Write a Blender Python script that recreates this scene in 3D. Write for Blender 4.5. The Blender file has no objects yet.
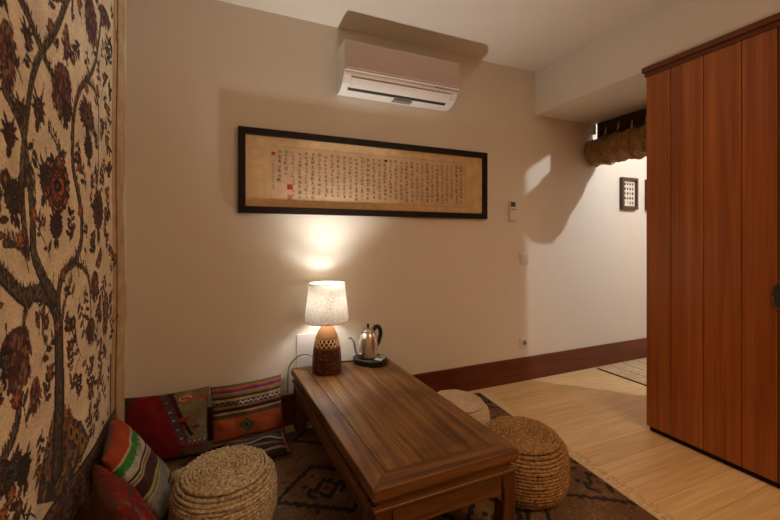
import bpy, math, random
import numpy as np
from mathutils import Vector, Matrix
random.seed(7); RNG = np.random.default_rng(7)
PI = math.pi
SC = bpy.context.scene
COL = SC.collection

# ------------------------------------------------------------------ helpers
def lin(c):
    c = np.asarray(c, float) / 255.0
    return np.where(c <= 0.04045, c / 12.92, ((c + 0.055) / 1.055) ** 2.4)
def lin4(c):
    return tuple(float(x) for x in lin(c)) + (1.0,)

class MB:
    """collects vertices and faces for one mesh"""
    def __init__(s): s.v = []; s.f = []; s.smooth = []
    def add(s, V, F, smooth=False):
        n = len(s.v); s.v += [tuple(map(float, p)) for p in V]
        s.f += [tuple(i + n for i in f) for f in F]; s.smooth += [smooth] * len(F); return s
    def box(s, x0, x1, y0, y1, z0, z1):
        V = [(x0,y0,z0),(x1,y0,z0),(x1,y1,z0),(x0,y1,z0),(x0,y0,z1),(x1,y0,z1),(x1,y1,z1),(x0,y1,z1)]
        F = [(0,3,2,1),(4,5,6,7),(0,1,5,4),(1,2,6,5),(2,3,7,6),(3,0,4,7)]
        return s.add(V, F)
    def lathe(s, prof, c=(0,0,0), n=48, smooth=True, cap=True, sy=1.0):
        V = []; F = []; m = len(prof)
        for r, z in prof:
            for k in range(n):
                a = 2*PI*k/n; V.append((c[0]+r*math.cos(a), c[1]+sy*r*math.sin(a), c[2]+z))
        for i in range(m-1):
            for k in range(n):
                k2 = (k+1) % n; F.append((i*n+k, i*n+k2, (i+1)*n+k2, (i+1)*n+k))
        if cap:
            F.append(tuple(range(n-1,-1,-1))); F.append(tuple((m-1)*n+k for k in range(n)))
        return s.add(V, F, smooth)
    def tube(s, pts, rad, n=10, smooth=True, flat=1.0):
        pts = [Vector(p) for p in pts]; m = len(pts)
        rr = rad if isinstance(rad, (list, tuple)) else [rad]*m
        V = []; F = []; up = None
        for i, p in enumerate(pts):
            d = (pts[min(i+1,m-1)] - pts[max(i-1,0)]).normalized()
            if up is None:
                up = Vector((0,0,1)) if abs(d.z) < .9 else Vector((0,1,0))
            a = d.cross(up).normalized(); b = a.cross(d).normalized(); up = b
            for k in range(n):
                t = 2*PI*k/n; V.append(p + rr[i]*(a*math.cos(t)*flat + b*math.sin(t)))
        for i in range(m-1):
            for k in range(n):
                k2 = (k+1) % n; F.append((i*n+k, i*n+k2, (i+1)*n+k2, (i+1)*n+k))
        F.append(tuple(range(n-1,-1,-1))); F.append(tuple((m-1)*n+k for k in range(n)))
        return s.add(V, F, smooth)
    def prism(s, poly, axis, a, b):
        """poly: 2D outline; axis 'x': poly=(y,z); 'y': poly=(x,z); 'z': poly=(x,y)"""
        n = len(poly)
        def P(p, t):
            return {'x': (t,p[0],p[1]), 'y': (p[0],t,p[1]), 'z': (p[0],p[1],t)}[axis]
        V = [P(p,a) for p in poly] + [P(p,b) for p in poly]
        F = [(i,(i+1)%n,(i+1)%n+n,i+n) for i in range(n)] + [tuple(range(n-1,-1,-1)), tuple(range(n,2*n))]
        return s.add(V, F)

def spline(pts, n=8):
    """Catmull-Rom through points of any dimension"""
    P = [np.array(p, float) for p in pts]; P = [2*P[0]-P[1]] + P + [2*P[-1]-P[-2]]; out = []
    for i in range(1, len(P)-2):
        for k in range(n):
            t = k/n; a, b, c, d = P[i-1], P[i], P[i+1], P[i+2]
            out.append(.5*((2*b)+(c-a)*t+(2*a-5*b+4*c-d)*t*t+(3*b-a-3*c+d)*t**3))
    out.append(P[-2]); return out

def setp(o, label=None, cat=None, group=None, kind=None):
    if label: o['label'] = label
    if cat: o['category'] = cat
    if group: o['group'] = group
    if kind: o['kind'] = kind
    return o
def thing(name, loc, label, cat, group=None):
    o = bpy.data.objects.new(name, None); o.empty_display_size = .05; o.location = loc; COL.objects.link(o)
    return setp(o, label, cat, group)
def wloc(o):
    v = Vector(o.location)
    return v + (wloc(o.parent) if o.parent else Vector())
def obj(name, mb, mat, parent=None, loc=None, bevel=0, seg=2, label=None, cat=None, group=None, kind=None, colors=None, solid=0, recalc=True):
    """geometry is given in room coordinates; the object's own origin is loc / the parent"""
    off = wloc(parent) if parent else Vector(loc or (0,0,0))
    me = bpy.data.meshes.new(name)
    me.from_pydata([tuple(Vector(v) - off) for v in mb.v], [], mb.f)
    me.polygons.foreach_set('use_smooth', mb.smooth)
    if recalc:
        import bmesh
        bm = bmesh.new(); bm.from_mesh(me); bmesh.ops.recalc_face_normals(bm, faces=bm.faces); bm.to_mesh(me); bm.free()
    if colors is not None:
        at = me.color_attributes.new('Col', 'FLOAT_COLOR', 'POINT')
        c = np.ones((len(mb.v), 4)); c[:, :3] = colors
        at.data.foreach_set('color', c.ravel())
    me.update(); me.materials.append(mat)
    o = bpy.data.objects.new(name, me); COL.objects.link(o)
    if parent: o.parent = parent
    elif loc: o.location = loc
    if solid:
        m = o.modifiers.new('thickness', 'SOLIDIFY'); m.thickness = solid; m.offset = -1
    if bevel:
        m = o.modifiers.new('bevel', 'BEVEL'); m.width = bevel; m.segments = seg; m.limit_method = 'ANGLE'; m.angle_limit = math.radians(35)
    return setp(o, label, cat, group, kind)
def struct(name, mb, mat, **k): return obj(name, mb, mat, kind='structure', **k)

# ------------------------------------------------------------------ materials
def new_mat(name):
    m = bpy.data.materials.new(name); m.use_nodes = True
    nt = m.node_tree; b = nt.nodes['Principled BSDF']; return m, nt, b
def N(nt, t, **k):
    n = nt.nodes.new(t)
    for a, v in k.items():
        if a.startswith('i_'): n.inputs[a[2:].replace('_', ' ')].default_value = v
        else: setattr(n, a, v)
    return n
def bump(nt, b, src, strength, dist=.002):
    bp = N(nt, 'ShaderNodeBump'); bp.inputs['Strength'].default_value = strength; bp.inputs['Distance'].default_value = dist
    nt.links.new(src, bp.inputs['Height']); nt.links.new(bp.outputs[0], b.inputs['Normal'])
def plain(name, c, rough=.5, metal=0, spec=.5, noise=0, nscale=40, bmp=0):
    m, nt, b = new_mat(name)
    b.inputs['Base Color'].default_value = lin4(c); b.inputs['Roughness'].default_value = rough
    b.inputs['Metallic'].default_value = metal; b.inputs['Specular IOR Level'].default_value = spec
    tc = N(nt, 'ShaderNodeTexCoord'); nz = N(nt, 'ShaderNodeTexNoise'); nz.inputs['Scale'].default_value = nscale; nz.inputs['Detail'].default_value = 5
    nt.links.new(tc.outputs['Object'], nz.inputs['Vector'])
    if noise:
        mx = N(nt, 'ShaderNodeMix', data_type='RGBA'); mx.inputs[6].default_value = lin4(np.clip(np.array(c)*(1-noise),0,255)); mx.inputs[7].default_value = lin4(np.clip(np.array(c)*(1+noise),0,255))
        nt.links.new(nz.outputs['Fac'], mx.inputs[0]); nt.links.new(mx.outputs[2], b.inputs['Base Color'])
    if bmp: bump(nt, b, nz.outputs['Fac'], bmp)
    return m
def wood(name, cols, grain=(60, 60, 2), rough=.35, spec=.4, dist=3.0, bmp=.08, coat=0, wear=None, cracks=False):
    """streaky wood; grain = texture scale per axis (small along the grain)"""
    m, nt, b = new_mat(name)
    tc = N(nt, 'ShaderNodeTexCoord'); mp = N(nt, 'ShaderNodeMapping'); mp.inputs['Scale'].default_value = grain
    nt.links.new(tc.outputs['Object'], mp.inputs['Vector'])
    n1 = N(nt, 'ShaderNodeTexNoise'); n1.inputs['Scale'].default_value = 1; n1.inputs['Detail'].default_value = 7; n1.inputs['Roughness'].default_value = .62; n1.inputs['Distortion'].default_value = .6
    nt.links.new(mp.outputs[0], n1.inputs['Vector'])
    mp2 = N(nt, 'ShaderNodeMapping'); mp2.inputs['Scale'].default_value = tuple(g*.22 for g in grain)
    nt.links.new(tc.outputs['Object'], mp2.inputs['Vector'])
    n2 = N(nt, 'ShaderNodeTexNoise'); n2.inputs['Scale'].default_value = 1; n2.inputs['Detail'].default_value = 3; n2.inputs['Distortion'].default_value = dist
    nt.links.new(mp2.outputs[0], n2.inputs['Vector'])
    ad = N(nt, 'ShaderNodeMix', data_type='FLOAT'); ad.inputs[0].default_value = .5
    nt.links.new(n1.outputs['Fac'], ad.inputs[2]); nt.links.new(n2.outputs['Fac'], ad.inputs[3])
    r = N(nt, 'ShaderNodeValToRGB'); e = r.color_ramp.elements
    ps = np.linspace(.32, .68, len(cols))
    e[0].position = ps[0]; e[0].color = lin4(cols[0]); e[1].position = ps[-1]; e[1].color = lin4(cols[-1])
    for p, c in list(zip(ps, cols))[1:-1]:
        q = e.new(p); q.color = lin4(c)
    nt.links.new(ad.outputs[0], r.inputs[0]); nt.links.new(r.outputs[0], b.inputs['Base Color'])
    b.inputs['Roughness'].default_value = rough; b.inputs['Specular IOR Level'].default_value = spec
    if coat: b.inputs['Coat Weight'].default_value = coat; b.inputs['Coat Roughness'].default_value = .25
    if wear:
        n3 = N(nt, 'ShaderNodeTexNoise'); n3.inputs['Scale'].default_value = 3.2; n3.inputs['Detail'].default_value = 6
        nt.links.new(tc.outputs['Object'], n3.inputs['Vector'])
        r3 = N(nt, 'ShaderNodeValToRGB'); r3.color_ramp.elements[0].position = .48; r3.color_ramp.elements[1].position = .7
        nt.links.new(n3.outputs['Fac'], r3.inputs[0])
        mx = N(nt, 'ShaderNodeMix', data_type='RGBA', blend_type='MULTIPLY'); mx.inputs[7].default_value = lin4(wear)
        nt.links.new(r3.outputs[0], mx.inputs[0]); nt.links.new(r.outputs[0], mx.inputs[6]); nt.links.new(mx.outputs[2], b.inputs['Base Color'])
    if cracks:
        mp4 = N(nt, 'ShaderNodeMapping'); mp4.inputs['Scale'].default_value = tuple(g*1.6 if g > 10 else g*1.1 for g in grain); mp4.inputs['Location'].default_value = (3.1,1.7,.4)
        n4 = N(nt, 'ShaderNodeTexNoise'); n4.inputs['Scale'].default_value = 1; n4.inputs['Detail'].default_value = 4; n4.inputs['Distortion'].default_value = .8
        nt.links.new(tc.outputs['Object'], mp4.inputs[0]); nt.links.new(mp4.outputs[0], n4.inputs['Vector'])
        r4 = N(nt, 'ShaderNodeValToRGB'); r4.color_ramp.elements[0].position = .60; r4.color_ramp.elements[1].position = .70
        nt.links.new(n4.outputs['Fac'], r4.inputs[0])
        m4 = N(nt, 'ShaderNodeMix', data_type='RGBA', blend_type='MULTIPLY'); m4.inputs[7].default_value = (.38,.33,.28,1)
        src = b.inputs['Base Color'].links[0].from_socket
        nt.links.new(r4.outputs[0], m4.inputs[0]); nt.links.new(src, m4.inputs[6]); nt.links.new(m4.outputs[2], b.inputs['Base Color'])
    bump(nt, b, n1.outputs['Fac'], bmp)
    return m
def cloth(name, rough=.95, wscale=900, strength=.25, tint=None, shag=0):
    """woven or printed cloth: the pattern is the mesh's own colour attribute, the weave is bump"""
    m, nt, b = new_mat(name)
    a = N(nt, 'ShaderNodeVertexColor'); a.layer_name = 'Col'
    nt.links.new(a.outputs[0], b.inputs['Base Color'])
    b.inputs['Roughness'].default_value = rough; b.inputs['Specular IOR Level'].default_value = .15
    b.inputs['Sheen Weight'].default_value = .05
    tc = N(nt, 'ShaderNodeTexCoord'); nz = N(nt, 'ShaderNodeTexNoise'); nz.inputs['Scale'].default_value = wscale; nz.inputs['Detail'].default_value = 3
    nt.links.new(tc.outputs['Object'], nz.inputs['Vector'])
    bump(nt, b, nz.outputs['Fac'], strength, .003)
    return m

M = {}
M['wall'] = plain('wall_paint', (227,219,206), .75, spec=.25, noise=.012, nscale=8, bmp=.02)
M['ceiling'] = plain('ceiling_paint', (232,224,212), .8, spec=.2, noise=.01, nscale=6)
M['base'] = wood('baseboard_wood', [(78,34,16),(98,46,22),(114,56,28)], (2.5,40,40), .35, .4)
M['closet'] = wood('closet_wood', [(116,60,22),(148,80,29),(168,96,37),(188,112,46)], (38,38,1.0), .36, .4, 2.2, .05, coat=.15)
M['closet_dark'] = wood('closet_trim_wood', [(80,40,14),(106,56,20),(124,68,26)], (26,1.1,26), .4, .35)
M['table'] = wood('table_wood', [(74,46,20),(110,72,36),(138,98,52),(168,124,76)], (46,2.0,46), .40, .4, 2.5, .35, wear=(150,120,95), cracks=True)
M['tableX'] = wood('table_wood_cross', [(60,36,15),(92,58,26),(120,78,38),(142,98,52)], (2.2,46,46), .42, .4, 2.5, .3, cracks=True)
M['tableZ'] = wood('table_wood_leg', [(60,34,13),(90,54,22),(114,72,32)], (46,46,2.2), .42, .4, 2.5, .2)
M['black'] = plain('black_plastic', (18,17,17), .38)
M['rubber'] = plain('grey_cable', (150,146,138), .5)
M['darkcord'] = plain('dark_cable', (34,32,30), .5)
M['white'] = plain('white_plastic', (226,220,214), .32, noise=.005)
M['acpanel'] = plain('gloss_white_plastic', (208,192,186), .16, noise=.004)
M['slot'] = plain('dark_grey_slot_shade', (46,44,42), .6)  # shade painted into vent slot and finger pull; plain colour for display, tassels
M['grey'] = plain('grey_plastic', (130,126,120), .4)
M['panel'] = plain('light_grey_panel', (178,176,170), .4)
M['screen'] = plain('display_grey', (112,118,112), .25)
M['frame'] = wood('dark_frame_wood', [(18,10,7),(24,14,10),(30,18,13)], (3,60,60), .5, .25)
M['frame2'] = wood('brown_frame_wood', [(66,40,32),(86,54,44)], (40,40,4), .4, .4)
M['blindwood'] = wood('blind_rail_wood', [(44,28,18),(62,40,26)], (30,3,30), .5)
M['plaster'] = plain('white_bracket', (225,222,215), .6)

def glassy():
    m, nt, b = new_mat('picture_glass'); nt.nodes.remove(b)
    out = nt.nodes['Material Output']
    t = N(nt, 'ShaderNodeBsdfTransparent'); g = N(nt, 'ShaderNodeBsdfGlossy'); g.inputs['Roughness'].default_value = .12
    fr = N(nt, 'ShaderNodeFresnel'); fr.inputs['IOR'].default_value = 1.3
    mx = N(nt, 'ShaderNodeMixShader'); ge = N(nt, 'ShaderNodeNewGeometry'); iv_ = N(nt, 'ShaderNodeMath', operation='SUBTRACT'); iv_.inputs[0].default_value = 1; nt.links.new(ge.outputs['Backfacing'], iv_.inputs[1])
    ml = N(nt, 'ShaderNodeMath', operation='MULTIPLY'); nt.links.new(fr.outputs[0], ml.inputs[0]); nt.links.new(iv_.outputs[0], ml.inputs[1])
    nt.links.new(ml.outputs[0], mx.inputs[0]); nt.links.new(t.outputs[0], mx.inputs[1]); nt.links.new(g.outputs[0], mx.inputs[2])
    nt.links.new(mx.outputs[0], out.inputs['Surface']); return m
M['glass'] = glassy()
def steel():
    m, nt, b = new_mat('brushed_steel')
    b.inputs['Base Color'].default_value = (.62,.58,.54,1); b.inputs['Metallic'].default_value = 1; b.inputs['Roughness'].default_value = .3
    tc = N(nt, 'ShaderNodeTexCoord'); mp = N(nt, 'ShaderNodeMapping'); mp.inputs['Scale'].default_value = (20,20,600)
    nz = N(nt, 'ShaderNodeTexNoise'); nz.inputs['Scale'].default_value = 1
    nt.links.new(tc.outputs['Object'], mp.inputs[0]); nt.links.new(mp.outputs[0], nz.inputs['Vector'])
    bump(nt, b, nz.outputs['Fac'], .05, .001); return m
M['steel'] = steel()
def shade_mat():
    m, nt, b = new_mat('linen_shade'); nt.nodes.remove(b); out = nt.nodes['Material Output']
    tc = N(nt, 'ShaderNodeTexCoord'); cs = []
    for sc in ((90,90,700), (500,500,60)):
        mp = N(nt, 'ShaderNodeMapping'); mp.inputs['Scale'].default_value = sc
        nz = N(nt, 'ShaderNodeTexNoise'); nz.inputs['Scale'].default_value = 1; nz.inputs['Detail'].default_value = 3
        nt.links.new(tc.outputs['Object'], mp.inputs[0]); nt.links.new(mp.outputs[0], nz.inputs['Vector']); cs.append(nz)
    ad = N(nt, 'ShaderNodeMix', data_type='FLOAT'); ad.inputs[0].default_value = .5
    nt.links.new(cs[0].outputs['Fac'], ad.inputs[2]); nt.links.new(cs[1].outputs['Fac'], ad.inputs[3])
    r = N(nt, 'ShaderNodeValToRGB'); r.color_ramp.elements[0].position = .36; r.color_ramp.elements[1].position = .62
    r.color_ramp.elements[0].color = lin4((146,132,112)); r.color_ramp.elements[1].color = lin4((224,214,198))
    nt.links.new(ad.outputs[0], r.inputs[0])
    d = N(nt, 'ShaderNodeBsdfDiffuse'); t = N(nt, 'ShaderNodeBsdfTranslucent'); mx = N(nt, 'ShaderNodeMixShader'); mx.inputs[0].default_value = .12
    nt.links.new(r.outputs[0], d.inputs[0]); nt.links.new(r.outputs[0], t.inputs[0])
    nt.links.new(d.outputs[0], mx.inputs[1]); nt.links.new(t.outputs[0], mx.inputs[2]); nt.links.new(mx.outputs[0], out.inputs['Surface']); return m
M['shade'] = shade_mat()
def straw(name, c0, c1, sc=26):
    m, nt, b = new_mat(name)
    tc = N(nt, 'ShaderNodeTexCoord'); nz = N(nt, 'ShaderNodeTexNoise'); nz.inputs['Scale'].default_value = sc; nz.inputs['Detail'].default_value = 6; nz.inputs['Roughness'].default_value = .7
    nt.links.new(tc.outputs['Object'], nz.inputs['Vector'])
    r = N(nt, 'ShaderNodeValToRGB'); r.color_ramp.elements[0].position = .35; r.color_ramp.elements[1].position = .68
    r.color_ramp.elements[0].color = lin4(c0); r.color_ramp.elements[1].color = lin4(c1)
    nt.links.new(nz.outputs['Fac'], r.inputs[0]); nt.links.new(r.outputs[0], b.inputs['Base Color'])
    b.inputs['Roughness'].default_value = .6; b.inputs['Specular IOR Level'].default_value = .35
    n2 = N(nt, 'ShaderNodeTexNoise'); n2.inputs['Scale'].default_value = 400
    nt.links.new(tc.outputs['Object'], n2.inputs['Vector']); bump(nt, b, n2.outputs['Fac'], .3); return m
M['straw'] = straw('seagrass', (122,98,66), (246,230,196), 70)
M['straw2'] = straw('brown_seagrass', (98,68,36), (204,160,102), 70)
M['straw3'] = straw('pale_woven_paper', (196,172,140), (226,206,178), 60)
M['bamboo'] = straw('bamboo_mat', (112,80,42), (186,142,84), 60)
def floor_mat():
    m, nt, b = new_mat('oak_planks')
    tc = N(nt, 'ShaderNodeTexCoord')
    br = N(nt, 'ShaderNodeTexBrick'); br.offset = .37; br.inputs['Scale'].default_value = 1; br.inputs['Brick Width'].default_value = 1.9; br.inputs['Row Height'].default_value = .145
    br.inputs['Mortar Size'].default_value = .0012; br.inputs['Mortar Smooth'].default_value = .3; br.inputs['Bias'].default_value = 0
    br.inputs['Color1'].default_value = lin4((224,188,138)); br.inputs['Color2'].default_value = lin4((238,206,156)); br.inputs['Mortar'].default_value = lin4((168,132,92))
    mp0 = N(nt, 'ShaderNodeMapping'); mp0.inputs['Location'].default_value = (.35,.05,0)
    nt.links.new(tc.outputs['Object'], mp0.inputs[0]); nt.links.new(mp0.outputs[0], br.inputs['Vector'])
    # grain, shifted for every plank
    mp = N(nt, 'ShaderNodeMapping'); mp.inputs['Scale'].default_value = (1.5,30,1)
    ml = N(nt, 'ShaderNodeVectorMath', operation='MULTIPLY'); ml.inputs[1].default_value = (60,60,60)
    nt.links.new(br.outputs['Color'], ml.inputs[0])
    av = N(nt, 'ShaderNodeVectorMath', operation='ADD'); nt.links.new(tc.outputs['Object'], mp.inputs[0]); nt.links.new(mp.outputs[0], av.inputs[0]); nt.links.new(ml.outputs[0], av.inputs[1])
    nz = N(nt, 'ShaderNodeTexNoise'); nz.inputs['Scale'].default_value = 1; nz.inputs['Detail'].default_value = 6; nz.inputs['Distortion'].default_value = 1.2; nz.inputs['Roughness'].default_value = .6
    nt.links.new(av.outputs[0], nz.inputs['Vector'])
    r = N(nt, 'ShaderNodeValToRGB'); r.color_ramp.elements[0].position = .34; r.color_ramp.elements[1].position = .66
    r.color_ramp.elements[0].color = (.74,.68,.60,1); r.color_ramp.elements[1].color = (1,1,1,1)
    nt.links.new(nz.outputs['Fac'], r.inputs[0])
    mx = N(nt, 'ShaderNodeMix', data_type='RGBA', blend_type='MULTIPLY'); mx.inputs[0].default_value = .8
    nt.links.new(br.outputs['Color'], mx.inputs[6]); nt.links.new(r.outputs[0], mx.inputs[7]); nt.links.new(mx.outputs[2], b.inputs['Base Color'])
    b.inputs['Roughness'].default_value = .42; b.inputs['Specular IOR Level'].default_value = .4
    bump(nt, b, nz.outputs['Fac'], .04); return m
M['floor'] = floor_mat()
M['tapestry'] = cloth('printed_cotton', .95, 500, .15)
M['kilim'] = cloth('kilim_weave', .95, 420, .5)
M['rug'] = cloth('rug_weave', .95, 300, .6)
M['paper'] = cloth('old_paper', .8, 300, .04)
M['carved'] = cloth('carved_lamp_clay', .5, 300, .25)
M['fringe'] = plain('cotton_fringe', (222,198,162), .95, noise=.15, nscale=80)

# ------------------------------------------------------------------ pattern drawing (numpy raster -> colour attribute)
class Canvas:
    def __init__(s, x0, x1, y0, y1, res, bg):
        s.x0, s.x1, s.y0, s.y1 = x0, x1, y0, y1
        s.w = int(round((x1-x0)/res))+1; s.h = int(round((y1-y0)/res))+1
        s.X = np.linspace(x0, x1, s.w); s.Y = np.linspace(y0, y1, s.h); s.res = res
        s.C = np.tile(np.array(bg, float), (s.h, s.w, 1)); s.occ = np.zeros((s.h, s.w), bool)
    def win(s, ax, bx, ay, by):
        p = s.res*2
        i0, i1 = np.searchsorted(s.X, [min(ax,bx)-p, max(ax,bx)+p]); j0, j1 = np.searchsorted(s.Y, [min(ay,by)-p, max(ay,by)+p])
        return slice(j0,j1), slice(i0,i1), *np.meshgrid(s.X[i0:i1], s.Y[j0:j1])
    def put(s, js, is_, mask, c, mark=True):
        if mask.size: 
            s.C[js,is_][mask] = c
            if mark: s.occ[js,is_][mask] = True
    def poly(s, pts, c, mark=True):
        P = np.array(pts, float)
        js, is_, gx, gy = s.win(P[:,0].min(), P[:,0].max(), P[:,1].min(), P[:,1].max())
        if gx.size == 0: return
        ins = np.zeros(gx.shape, bool)
        for (xa,ya),(xb,yb) in zip(P, np.roll(P,-1,0)):
            cnd = ((ya > gy) != (yb > gy))
            with np.errstate(divide='ignore', invalid='ignore'):
                xi = (xb-xa)*(gy-ya)/(yb-ya+1e-12)+xa
            ins ^= cnd & (gx < xi)
        s.put(js, is_, ins, c, mark)
    def stroke(s, pts, w, c, mark=True):
        n = len(pts); ws = w if hasattr(w,'__len__') else [w]*n
        for (a, b, wa, wb) in zip(pts[:-1], pts[1:], ws[:-1], ws[1:]):
            m = max(wa,wb)
            js, is_, gx, gy = s.win(min(a[0],b[0])-m, max(a[0],b[0])+m, min(a[1],b[1])-m, max(a[1],b[1])+m)
            if gx.size == 0: continue
            dx, dy = b[0]-a[0], b[1]-a[1]; L = dx*dx+dy*dy+1e-12
            t = np.clip(((gx-a[0])*dx+(gy-a[1])*dy)/L, 0, 1)
            d = np.hypot(gx-a[0]-t*dx, gy-a[1]-t*dy)
            s.put(js, is_, d <= (wa+(wb-wa)*t)/2, c, mark)
    def ell(s, x, y, rx, ry, c, ang=0, mark=True):
        m = max(rx,ry); js, is_, gx, gy = s.win(x-m, x+m, y-m, y+m)
        if gx.size == 0: return
        ca, sa = math.cos(ang), math.sin(ang); u = (gx-x)*ca+(gy-y)*sa; v = -(gx-x)*sa+(gy-y)*ca
        s.put(js, is_, (u/rx)**2+(v/ry)**2 <= 1, c, mark)
    def leaf(s, x, y, ang, L, W, c, mark=True):
        ca, sa = math.cos(ang), math.sin(ang); pts = []
        for t in np.linspace(0,1,7): pts.append((t*L, W*math.sin(PI*t**.8)*.5))
        pts = pts + [(a,-b) for a,b in pts[::-1]]
        s.poly([(x+a*ca-b*sa, y+a*sa+b*ca) for a,b in pts], c, mark)
    def free(s, x, y, r):
        js, is_, gx, gy = s.win(x-r, x+r, y-r, y+r)
        return gx.size > 0 and not s.occ[js,is_].any()
    def speckle(s, amt, blotch=0):
        s.C *= (1+amt*RNG.standard_normal((s.h,s.w,1)))
        if blotch:
            k = RNG.standard_normal((s.h//12+3, s.w//12+3)); yi = np.linspace(0,k.shape[0]-1.01,s.h); xi = np.linspace(0,k.shape[1]-1.01,s.w)
            y0 = yi.astype(int); x0 = xi.astype(int); fy = (yi-y0)[:,None]; fx = (xi-x0)[None]
            g = k[y0][:,x0]*(1-fy)*(1-fx)+k[y0+1][:,x0]*fy*(1-fx)+k[y0][:,x0+1]*(1-fy)*fx+k[y0+1][:,x0+1]*fy*fx
            s.C *= 1+blotch*g[...,None]
    def colors(s): return lin(np.clip(s.C,0,255))
    def sample(s, u, v):
        i = np.clip((u*(s.w-1)).round().astype(int),0,s.w-1); j = np.clip((v*(s.h-1)).round().astype(int),0,s.h-1)
        return lin(np.clip(s.C[j,i],0,255))

def sheet(mb, cv, fn):
    gx, gy = np.meshgrid(cv.X, cv.Y); P = fn(gx, gy)
    V = np.stack(P, -1).reshape(-1,3)
    idx = np.arange(cv.w*cv.h).reshape(cv.h, cv.w)
    F = np.stack([idx[:-1,:-1], idx[:-1,1:], idx[1:,1:], idx[1:,:-1]], -1).reshape(-1,4)
    mb.v = V.tolist(); mb.f = F.tolist(); mb.smooth = [True]*len(F); return mb

# ------------------------------------------------------------------ camera (level, tall lens shift)
H = 1.2; FPX = 377.6; TH = math.radians(23.2); CT, ST = math.cos(TH), math.sin(TH)
cam = bpy.data.cameras.new('camera'); co = bpy.data.objects.new('camera', cam); COL.objects.link(co)
cam.sensor_width = 36; cam.lens = FPX/780*36; cam.shift_y = -21/780; cam.clip_start = .02
co.location = (0,0,H); co.rotation_euler = (PI/2, 0, -TH); SC.camera = co

# ------------------------------------------------------------------ the room
WX, WY, CZ = -.52, 2.505, 2.64
BX0, BX1, BZ = 2.437, 3.165, 2.27
struct('floor', MB().box(-.7,5.0,-2.8,2.7,-.1,0), M['floor'])
struct('ceiling', MB().box(-.7,5.0,-2.8,2.7,CZ,CZ+.1), M['ceiling'])
struct('wall_back', MB().box(-.7,5.0,WY,2.7,0,CZ), M['wall'])
struct('wall_left', MB().box(-.7,WX,-2.7,WY,0,CZ), M['wall'])
struct('wall_right', MB().box(4.85,5.0,-2.7,WY,0,CZ), M['wall'])
struct('wall_front', MB().box(WX,4.85,-2.8,-2.7,0,CZ), M['wall'])
struct('soffit', MB().box(BX0,BX1,-2.7,WY,BZ,CZ), M['wall'])
struct('baseboard_back', MB().box(WX+.018,4.85,WY-.018,WY,0,.197), M['base'], bevel=.003)
struct('baseboard_left', MB().box(WX,WX+.018,-2.7,WY,0,.197), M['base'], bevel=.003)

# ------------------------------------------------------------------ built-in wooden closet on the right
cl = thing('closet', (2.42,1.0,0), 'tall reddish-brown wooden closet with vertical boards at the right', 'closet')
CX, CY, CD = 2.415, 1.548, 3.28
obj('carcass_and_light_block', MB().box(CX+.024,CD,-2.6,CY,.03,BZ-.002).box(BX1+.002,CD,-2.6,CY,BZ-.002,CZ-.001), M['closet'], cl, bevel=.002)  # second box is unseen, added to stop passage light over the closet
fr = MB(); g = .0035; ys = [CY,1.405,1.236,1.068,.929]
for a, b_ in zip(ys[:-1], ys[1:]): fr.box(CX,CX+.022,b_+g/2,a-g/2,.032,2.235)
obj('front_boards', fr, M['closet'], cl, bevel=.0025)
dr = MB(); y = .929-.002; ds = [y,.76,.59,.42,.25]
for a, b_ in zip(ds[:-1], ds[1:]): dr.box(CX,CX+.022,b_+g/2,a-g/2,.032,2.235)
door = obj('door', dr, M['closet'], cl, bevel=.0025)
pull = MB()
# finger pull: a rounded recess rim at the door's edge
yy, zz = .905, .925
rr = []
for k in range(28):
    a = 2*PI*k/28; rr.append((yy+.042*math.copysign(abs(math.cos(a))**.6,math.cos(a)), zz+.062*math.copysign(abs(math.sin(a))**.6,math.sin(a))))
pull.tube([(CX-.001,p[0],p[1]) for p in rr+rr[:1]], .0035, 8)
fp = obj('finger_pull', pull, M['closet_dark'], door)
obj('recess_shade_plate', MB().prism(rr,'x',CX-.0012,CX+.0008), M['slot'], fp)  # dark plate on the door face, painted as shade inside the pull
obj('rest_of_front', (lambda m: [m.box(CX,CX+.022,.25-.17*(i+1)+g/2,.25-.17*i-g/2,.032,2.235) for i in range(16)] and m)(MB()), M['closet'], cl, bevel=.0025)
obj('cornice', MB().box(CX-.024,BX0-.002,-2.6,CY+.014,2.24,2.272).box(CX-.010,CX+.02,-2.6,CY+.004,2.215,2.24), M['closet_dark'], cl, bevel=.003)
obj('plinth', MB().box(CX+.02,CD-.01,-2.6,CY-.012,0,.03), M['frame'], cl)

# ------------------------------------------------------------------ air conditioner
ax0, ax1 = .675, 1.53
ac = thing('air_conditioner', (1.1,WY,2.32), 'white wall-mounted air conditioner above the framed calligraphy', 'air conditioner')
prof = [(WY,2.473),(2.335,2.473),(2.318,2.466),(2.312,2.45),(2.312,2.262),(2.318,2.248),(2.328,2.238),(2.352,2.206),(2.385,2.184),(2.43,2.173),(2.47,2.172),(WY,2.18)]
obj('body', MB().prism(prof,'x',ax0,ax1), M['white'], ac, bevel=.006, seg=3)
obj('front_panel', MB().prism([(2.311,2.468),(2.302,2.462),(2.297,2.45),(2.292,2.36),(2.292,2.287),(2.296,2.281),(2.311,2.281)],'x',ax0+.003,ax1-.003), M['acpanel'], ac, bevel=.003)
obj('chrome_lip', MB().prism([(2.312,2.279),(2.297,2.279),(2.295,2.274),(2.312,2.270)],'x',ax0+.004,ax1-.004), M['white'], ac)
obj('lower_strip', MB().prism([(2.312,2.268),(2.305,2.268),(2.307,2.254),(2.316,2.246)],'x',ax0+.01,ax1-.01), M['acpanel'], ac)
fl = [(2.322,2.240),(2.336,2.222),(2.354,2.2055),(2.372,2.194)]
o_ = [(p[0]-.006,p[1]-.006) for p in fl]
obj('louver', MB().prism(fl+o_[::-1],'x',ax0+.05,ax1-.06), M['white'], ac)
sl = [(2.372,2.196),(2.396,2.1835)]
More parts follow.
